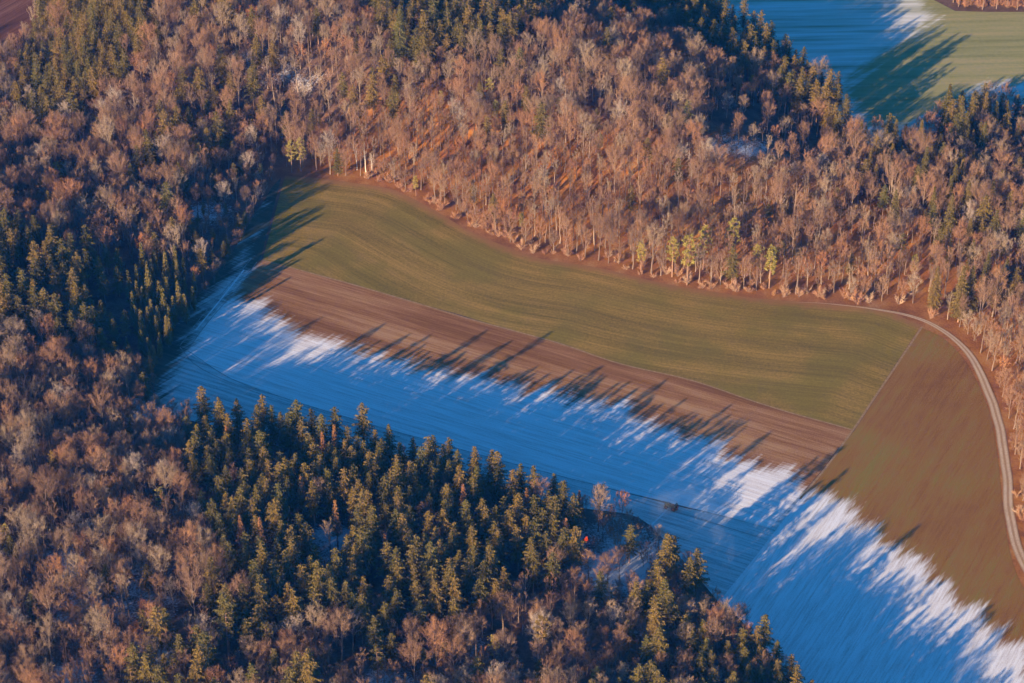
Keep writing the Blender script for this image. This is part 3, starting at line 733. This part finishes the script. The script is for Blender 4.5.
def place(names_kind, k, v, x, y, z, s, rz, label, group, cat):
    pr = P[k][v]; root = empty(NAMES[k], (x, y, z), rz, s)
    tag(root, label, cat, group)
    t_ = bpy.data.objects.new('trunk', pr['trunk']); link(t_, root)
    c = bpy.data.objects.new('crown', pr['crown']); link(c, root)
    return root

# ---- wording of the places
def where(u, v, dens):
    """a place that can be found in the photograph for a crown seen at (u, v)"""
    return None
DESC = dict(bushy='bushy low-branched bare tree', beech='bare brown round-crowned tree', slender='slim bare tree with a narrow crown', pale='pale grey bare tree', rusty='small tree with withered orange leaves', spruce='dark spruce', tall_spruce='tall spruce with a long bare stem', big_spruce='broad spruce with wide boughs', rust='rust-brown dying spruce',
            young='small young spruce', gold='yellow-green conifer', pine='tufted pine', shrub='dry twiggy shrub')
CATS = dict(bushy='bare tree', beech='bare tree', slender='bare tree', pale='bare tree', rusty='withered tree', birch='birch', spruce='spruce', tall_spruce='spruce', big_spruce='spruce', young='young spruce', rust='spruce', gold='conifer', pine='pine', shrub='shrub')

indiv = np.zeros(N, bool)
decid = np.isin(kind, ['beech', 'slender']); con = np.isin(kind, ['spruce'])
bigness = crown_h / cdep
for kk, cap in ((['beech'], 290), (['slender'], 120), (['bushy'], 90), (['spruce'], 290), (['tall_spruce'], 60), (['big_spruce'], 60), (['rust'], 60), (['pale'], 60), (['rusty'], 80), (['gold'], 60), (['pine'], 60), (['young'], 120)):
    idx = np.where(np.isin(kind, kk) & inview)[0]
    idx = idx[np.argsort(-bigness[idx])][:cap]; indiv[idx] = True

bx = np.linspace(0, W_, 17); by = np.linspace(0, H_, 12)
COLW = ['at the left edge', 'a little in from the left edge', 'an eighth of the way across', 'a fifth of the way across', 'a quarter of the way across', 'a third of the way across', 'two fifths across', 'just left of the centre line',
        'just right of the centre line', 'three fifths across', 'two thirds across', 'seven tenths across', 'three quarters across', 'four fifths across', 'near the right edge', 'at the right edge']
ROWW = ['at the very top', 'near the top', 'in the top quarter', 'a third of the way down', 'above mid-height', 'at mid-height', 'just below mid-height', 'two thirds down', 'three quarters down', 'near the bottom', 'at the very bottom']
def sizew(s): return 'small ' if s < .9 else ('large ' if s > 1.1 else 'medium-sized ')
for i in np.where(indiv)[0]:
    k = kind[i]; x, y = PTS[i]; u, v = cu[i], cv[i]
    col = COLW[int(np.clip(np.searchsorted(bx, u) - 1, 0, 15))]; row = ROWW[int(np.clip(np.searchsorted(by, v) - 1, 0, 10))]
    d = DESC[k]
    lab = f'{sizew(scl[i])}{d}, {row} and {col}'
    if k == 'young': lab = f'young spruce in the plantation beside the shaded field corner, {"tall" if scl[i] > 1 else "short"} one {row} and {col}'
    g = {'beech': 'bare broad-crowned trees of the wood', 'slender': 'slim bare trees of the wood', 'bushy': 'bushy bare trees of the wood edge', 'spruce': 'dark spruces of the wood', 'tall_spruce': 'tall bare-stemmed spruces', 'rust': 'rusty dying spruces of the lower wood', 'big_spruce': 'broad spruces of the right-hand wood', 'young': 'young spruces of the plantation',
         'pale': 'pale bare trees in the wood', 'rusty': 'withered orange trees in the wood', 'gold': 'yellow-green conifers in the wood', 'pine': 'tufted pines in the wood'}[k]
    place(None, k, var[i], x, y, TZ[i] - .05, scl[i], yaw[i], ' '.join(lab.split()[:16]), g, CATS[k])

n_t = 0
for k, u, v, s, lab in SINGLES:
    x, y, z = ground_pt(u, v); vi = random.randrange(len(P[k]))
    if lab is None:
        n_t += 1; lab = 'tall golden-lit spruce in the edge row before the far frosty field'; g = 'spruces of the edge row before the far field'
    else: g = None
    if k == 'gold' and u > 600: s *= 1.35
    if k == 'big_spruce': s *= 1.12
    place(None, k, vi, x, y, z - .05, s, random.uniform(0, 6.28), lab, g, CATS[k])

# ---- the rest of the wood, beyond counting
def mass(name, idx, kinds, label, cat):
    protos = [(k, j) for k in kinds for j in range(len(P[k]))]; look = {p: n for n, p in enumerate(protos)}
    src = bpy.data.collections.new(name + '_kinds')
    for n, (k, j) in enumerate(protos):
        o = bpy.data.objects.new('%s_%02d' % (name, n), P[k][j]['whole']); src.objects.link(o)
    me = bpy.data.meshes.new(name); idx = np.asarray(idx)
    me.from_pydata([(PTS[i, 0], PTS[i, 1], TZ[i] - .05) for i in idx], [], [])
    for an, ty, vals in (('kind_i', 'INT', [look[(kind[i], var[i])] for i in idx]), ('yaw', 'FLOAT', yaw[idx]), ('size', 'FLOAT', scl[idx])):
        a = me.attributes.new(an, ty, 'POINT'); a.data.foreach_set('value', vals)
    o = link(bpy.data.objects.new(name, me)); tag(o, label, cat, None, 'stuff')
    ng = bpy.data.node_groups.new(name, 'GeometryNodeTree')
    ng.interface.new_socket('Geometry', in_out='INPUT', socket_type='NodeSocketGeometry'); ng.interface.new_socket('Geometry', in_out='OUTPUT', socket_type='NodeSocketGeometry')
    nn = ng.nodes; gi = nn.new('NodeGroupInput'); go = nn.new('NodeGroupOutput'); ip = nn.new('GeometryNodeInstanceOnPoints')
    ci = nn.new('GeometryNodeCollectionInfo'); ci.inputs['Collection'].default_value = src; ci.inputs['Separate Children'].default_value = True; ci.inputs['Reset Children'].default_value = True
    def na(nm_, ty):
        q = nn.new('GeometryNodeInputNamedAttribute'); q.data_type = ty; q.inputs[0].default_value = nm_; return q.outputs[0]
    cx = nn.new('ShaderNodeCombineXYZ'); e2r = nn.new('FunctionNodeEulerToRotation')
    L = ng.links.new
    L(gi.outputs[0], ip.inputs['Points']); L(ci.outputs[0], ip.inputs['Instance']); ip.inputs['Pick Instance'].default_value = True
    L(na('kind_i', 'INT'), ip.inputs['Instance Index']); L(na('yaw', 'FLOAT'), cx.inputs[2]); L(cx.outputs[0], e2r.inputs[0]); L(e2r.outputs[0], ip.inputs['Rotation'])
    L(na('size', 'FLOAT'), ip.inputs['Scale']); L(ip.outputs[0], go.inputs[0])
    md = o.modifiers.new('trees', 'NODES'); md.node_group = ng
rest = ~indiv
mass('leafless_woodland', np.where(rest & np.isin(kind, ['beech', 'slender', 'bushy', 'pale', 'rusty']))[0], ['beech', 'slender', 'bushy', 'pale', 'rusty'], 'leafless brown and grey woodland stretching round the fields and over the ridge', 'woodland')
mass('spruce_woodland', np.where(rest & np.isin(kind, ['spruce', 'tall_spruce', 'big_spruce', 'rust', 'young', 'gold', 'pine']))[0], ['spruce', 'tall_spruce', 'big_spruce', 'rust', 'young', 'gold', 'pine'], 'dark green spruces scattered and massed through the further woods', 'woodland')
# ---- shrubs along the sunny wood edge and beside the gravel track
k_ = 0
for L, dd, n_, words in ((meadow_top[6:], 4.5, 110, 'along the sunny edge of the meadow'), (trackL[60:], -6.5, 70, 'beside the gravel track')):
    tt = np.gradient(L, axis=0); tt /= np.hypot(*tt.T)[:, None]; nn_ = np.stack([-tt[:, 1], tt[:, 0]], 1)
    for j in range(n_):
        i = rng.integers(0, len(L)); q = L[i] + nn_[i] * (abs(dd) + abs(rng.normal(0, 3.5)) - 2.2) + rng.normal(0, .8, 2)
        z = float(terrain(q[:1], q[1:])[0]); u, v, _d = project(q[0], q[1], z)
        if not (0 < u < W_ and 0 < v < H_): continue
        if inside([q], meadowL)[0] or inside([q], brownL)[0] or seg_dist([q], trackL)[0] < 3: continue
        col = COLW[int(np.clip(np.searchsorted(bx, u) - 1, 0, 15))]; s_ = rng.uniform(.7, 1.3)
        place(None, 'shrub', int(rng.integers(0, 3)), q[0], q[1], z - .05, s_ * 1.35, rng.uniform(0, 6.28), f"{'low' if s_ < 1 else 'tall'} dry shrub {words}, {col}", 'dry shrubs ' + words, 'shrub')

# ---- hedge by the valley field
hedge = empty('hedge', (0, 0, 0)); tag(hedge, 'long russet hedge strip across the pale green field at the top right corner', 'hedge')
tb1, tb2 = TB(), TB()
for j in range(150):
    u = rng.uniform(958, 1120); x, y = flat(u, 8 - rng.uniform(0, 5)); o_ = np.array([x, y, 0.0]); sT, sC, _, _ = shrub(900 + j % 12, rng.uniform(3, 6), 3)
    for src, dst in ((sT, tb1), (sC, tb2)):
        n0 = len(dst.v); dst.v += [v_ + o_ for v_ in src.v]; dst.f += [tuple(i_ + n0 for i_ in f_) for f_ in src.f]
link(bpy.data.objects.new('stem', tb1.mesh('stem', M['bark'])), hedge); link(bpy.data.objects.new('foliage', tb2.mesh('foliage', M['shrub'])), hedge)

# ---- tractor with a white-roofed cab on the frosted field track
import bmesh
def simple(name, c1, rough=.5, metal=0., spec=.4):
    m, t, bs = mat(name); b = NB(t)
    t.links.new(b.ramp(b.noise(b.coord(), 4, 3, .6), [(.3, tuple(x * .8 for x in c1)), (.7, c1)]), bs.inputs['Base Color'])
    bs.inputs['Roughness'].default_value = rough; bs.inputs['Metallic'].default_value = metal; bs.inputs['Specular IOR Level'].default_value = spec; return m
MT = dict(green=simple('dark_green_paint', (.02, .07, .045)), white=simple('white_roof_paint', (.8, .8, .8)), tyre=simple('tyre_rubber', (.02, .02, .02), .9), red=simple('red_paint', (.55, .03, .03)), glass=simple('cab_glass', (.03, .04, .05), .08, 0, .8), steel=simple('dark_steel', (.08, .08, .08), .5))
def bxm(name, parts, m_, parent, bev=.05):
    bm = bmesh.new()
    for (cx_, cy_, cz_), (sx, sy, sz) in parts:
        rr_ = bmesh.ops.create_cube(bm, size=1); bmesh.ops.scale(bm, vec=(sx, sy, sz), verts=rr_['verts']); bmesh.ops.translate(bm, vec=(cx_, cy_, cz_), verts=rr_['verts'])
    bmesh.ops.bevel(bm, geom=bm.edges[:], offset=bev, segments=2, affect='EDGES')
    me = bpy.data.meshes.new(name); bm.to_mesh(me); bm.free(); me.materials.append(m_)
    return link(bpy.data.objects.new(name, me), parent)
def wheel(x, y, r_, w, parent):
    bm = bmesh.new(); bmesh.ops.create_cone(bm, cap_ends=True, segments=28, radius1=r_, radius2=r_, depth=w, matrix=Matrix.Translation((x, y, r_)) @ Matrix.Rotation(math.pi / 2, 4, 'X'))
    bmesh.ops.bevel(bm, geom=[e for e in bm.edges if len(e.link_faces) == 2 and any(len(f.verts) > 8 for f in e.link_faces)], offset=.1, segments=2, affect='EDGES')
    for k in range(20):      # lugs
        a_ = k * 2 * math.pi / 20; mm = Matrix.Translation((x + math.cos(a_) * (r_ + .01), y, r_ + math.sin(a_) * (r_ + .01))) @ Matrix.Rotation(-a_, 4, 'Y') @ Matrix.Diagonal((.08, w * .9, .09, 1))
        bmesh.ops.create_cube(bm, size=1, matrix=mm)
    me = bpy.data.meshes.new('wheel'); bm.to_mesh(me); bm.free(); me.materials.append(MT['tyre']); wh = link(bpy.data.objects.new('wheel', me), parent)
    bm = bmesh.new(); bmesh.ops.create_cone(bm, cap_ends=True, segments=20, radius1=r_ * .52, radius2=r_ * .52, depth=w + .06, matrix=Matrix.Translation((x, y, r_)) @ Matrix.Rotation(math.pi / 2, 4, 'X'))
    me = bpy.data.meshes.new('rim'); bm.to_mesh(me); bm.free(); me.materials.append(MT['red']); link(bpy.data.objects.new('rim', me), wh)
tx, ty, tz = ground_pt(672, 509)
tr = empty('tractor', (tx, ty, .1), math.atan2(ROW1[1], ROW1[0]) + math.pi, 1.3)
tag(tr, 'dark green tractor with a white cab roof on the frosty field above the wood', 'tractor')
bxm('bonnet', [((1.45, 0, 1.25), (1.9, .85, .75)), ((2.35, 0, 1.1), (.25, .75, .55))], MT['green'], tr)
bxm('chassis', [((.6, 0, .75), (3.6, .5, .4)), ((1.7, 0, .6), (.25, 1.4, .2)), ((-.6, 0, .85), (.35, 1.5, .3))], MT['steel'], tr)
cabo = bxm('cab', [((-.45, 0, 1.3), (1.5, 1.35, .7))] + [((x_, y_, 2.05), (.1, .1, 1.0)) for x_ in (-1.1, .2) for y_ in (-.6, .6)], MT['green'], tr, .03)
bxm('window', [((-.45, 0, 2.02), (1.24, 1.12, .86))], MT['glass'], cabo, .02)
bxm('roof', [((-.45, 0, 2.62), (1.55, 1.45, .16))], MT['white'], cabo)
for sy in (-1, 1): bxm('mudguard', [((-.75, sy * .86, 1.72), (1.3, .5, .08)), ((-.15, sy * .86, 1.5), (.08, .5, .45))], MT['green'], tr, .02)
for sy in (-.9, .9): wheel(-.75, sy, .82, .5, tr)
for sy in (-.78, .78): wheel(1.7, sy, .55, .36, tr)
bxm('exhaust', [((.95, .35, 2.0), (.1, .1, 1.0))], MT['steel'], tr, .02)
# trailer-mounted winch frame behind it
bxm('rear_hitch', [((-1.75, 0, .9), (.12, 1.5, 1.0)), ((-1.5, 0, .5), (.5, .12, .12)), ((-1.75, 0, 1.5), (.1, .9, .3))], MT['red'], tr, .03)
for sy in (-.3, .3): bxm('headlight', [((2.5, sy, 1.2), (.06, .18, .14))], MT['white'], tr, .015)

# ---- bonfire of brushwood and its smoke
fx, fy, fz = ground_pt(586, 541)
fire = empty('bonfire', (fx, fy, fz)); tag(fire, 'small orange bonfire of brushwood in the dark frosty opening of the lower wood', 'bonfire')
tb = TB(); rf = np.random.default_rng(5)
for k in range(60):
    a_ = rf.uniform(0, 6.28); p = np.array([math.cos(a_), math.sin(a_), 0]) * rf.uniform(.6, 1.9); q = np.array([*rf.normal(0, .25, 2), rf.uniform(.5, 1.5)]) ; tb.tube([p, q], [.07, .03], 4)
link(bpy.data.objects.new('brushwood', tb.mesh('brushwood', M['bark_dark'])), fire)
mf, t, bs = mat('flames'); b = NB(t); cc = b.ramp(b.noise(b.coord(), 1.5, 3, .6), [(.35, (1, .05, .015)), (.65, (1, .16, .04))]); t.links.new(cc, bs.inputs['Emission Color']); bs.inputs['Emission Strength'].default_value = .3; bs.inputs['Base Color'].default_value = (.3, .05, .02, 1)
bm = bmesh.new()
for k in range(9):
    a_ = k * .9; hh = rf.uniform(.9, 1.9); px_, py_ = math.cos(a_) * .4 * (k > 0), math.sin(a_) * .4 * (k > 0)
    res = bmesh.ops.create_icosphere(bm, subdivisions=2, radius=.4)
    for v_ in res['verts']:
        tt_ = (v_.co.z + .4) / .8; w_ = max(0., 1 - tt_) ** .7 * 1.25; v_.co = Vector((px_ + v_.co.x * w_ + .25 * tt_ * tt_, py_ + v_.co.y * w_, .3 + tt_ * hh))
me = bpy.data.meshes.new('flame'); bm.to_mesh(me); bm.free(); me.materials.append(mf); link(bpy.data.objects.new('flame', me), fire)

def vol(name, density, color, noisy=False, size=20):
    m = bpy.data.materials.new(name); m.use_nodes = True; n = m.node_tree.nodes; n.clear(); out = n.new('ShaderNodeOutputMaterial'); v_ = n.new('ShaderNodeVolumePrincipled')
    m.node_tree.links.new(v_.outputs[0], out.inputs['Volume']); v_.inputs['Color'].default_value = (*color, 1); v_.inputs['Density'].default_value = density; v_.inputs['Absorption Color'].default_value = (1, 1, 1, 1); v_.inputs['Anisotropy'].default_value = 0.0
    if noisy:
        b = NB(m.node_tree); f = b.noise(b.coord(), 1 / size, 3, .6); m.node_tree.links.new(b.math('MULTIPLY', b.step(f, .42, .75), density), v_.inputs['Density'])
    return m
pts = [ground_pt(*q) for q in ((588, 540), (612, 536), (640, 532), (672, 528), (700, 545), (728, 575))]
bm = bmesh.new(); rings = []
for i, (x, y, z) in enumerate(pts):
    rad = [1.2, 4, 7, 11, 13, 8][i]; zc = [3, 7, 10, 12, 12, 10][i]
    rings.append([bm.verts.new((x + math.sin(w) * .3 * rad, y + math.cos(w) * rad, max(.3, zc + math.sin(w) * rad * .75))) for w in [2 * math.pi * k / 12 for k in range(12)]])
for a_, b_ in zip(rings, rings[1:]):
    for k in range(12): bm.faces.new((a_[k], a_[(k + 1) % 12], b_[(k + 1) % 12], b_[k]))
bm.faces.new(rings[0][::-1]); bm.faces.new(rings[-1]); bmesh.ops.recalc_face_normals(bm, faces=bm.faces[:])
me = bpy.data.meshes.new('smoke'); bm.to_mesh(me); bm.free(); me.materials.append(vol('thin_smoke', .015, (.8, .85, .9), True, 12))
o = link(bpy.data.objects.new('smoke', me)); tag(o, 'thin pale smoke drifting from the bonfire towards the tractor', 'smoke', None, 'stuff')

# ---- blue haze volume, added to lift the dark shade towards navy
if HAZE_DENSITY > 0:
    bm = bmesh.new(); bmesh.ops.create_cube(bm, size=1); bmesh.ops.scale(bm, vec=(19000, 16000, 580), verts=bm.verts); bmesh.ops.translate(bm, vec=(0, 4500, 283), verts=bm.verts)
    me = bpy.data.meshes.new('haze'); bm.to_mesh(me); bm.free(); me.materials.append(vol('haze', HAZE_DENSITY, (.02, .24, 1.0)))
    o = link(bpy.data.objects.new('haze', me)); tag(o, 'thin blue haze added over the whole valley to turn its dark shade navy', 'haze', None, 'stuff')
print('TREES', N, 'indiv', indiv.sum(), 'inview', inview.sum(), {k: int(((kind == k) & inview).sum()) for k in P})
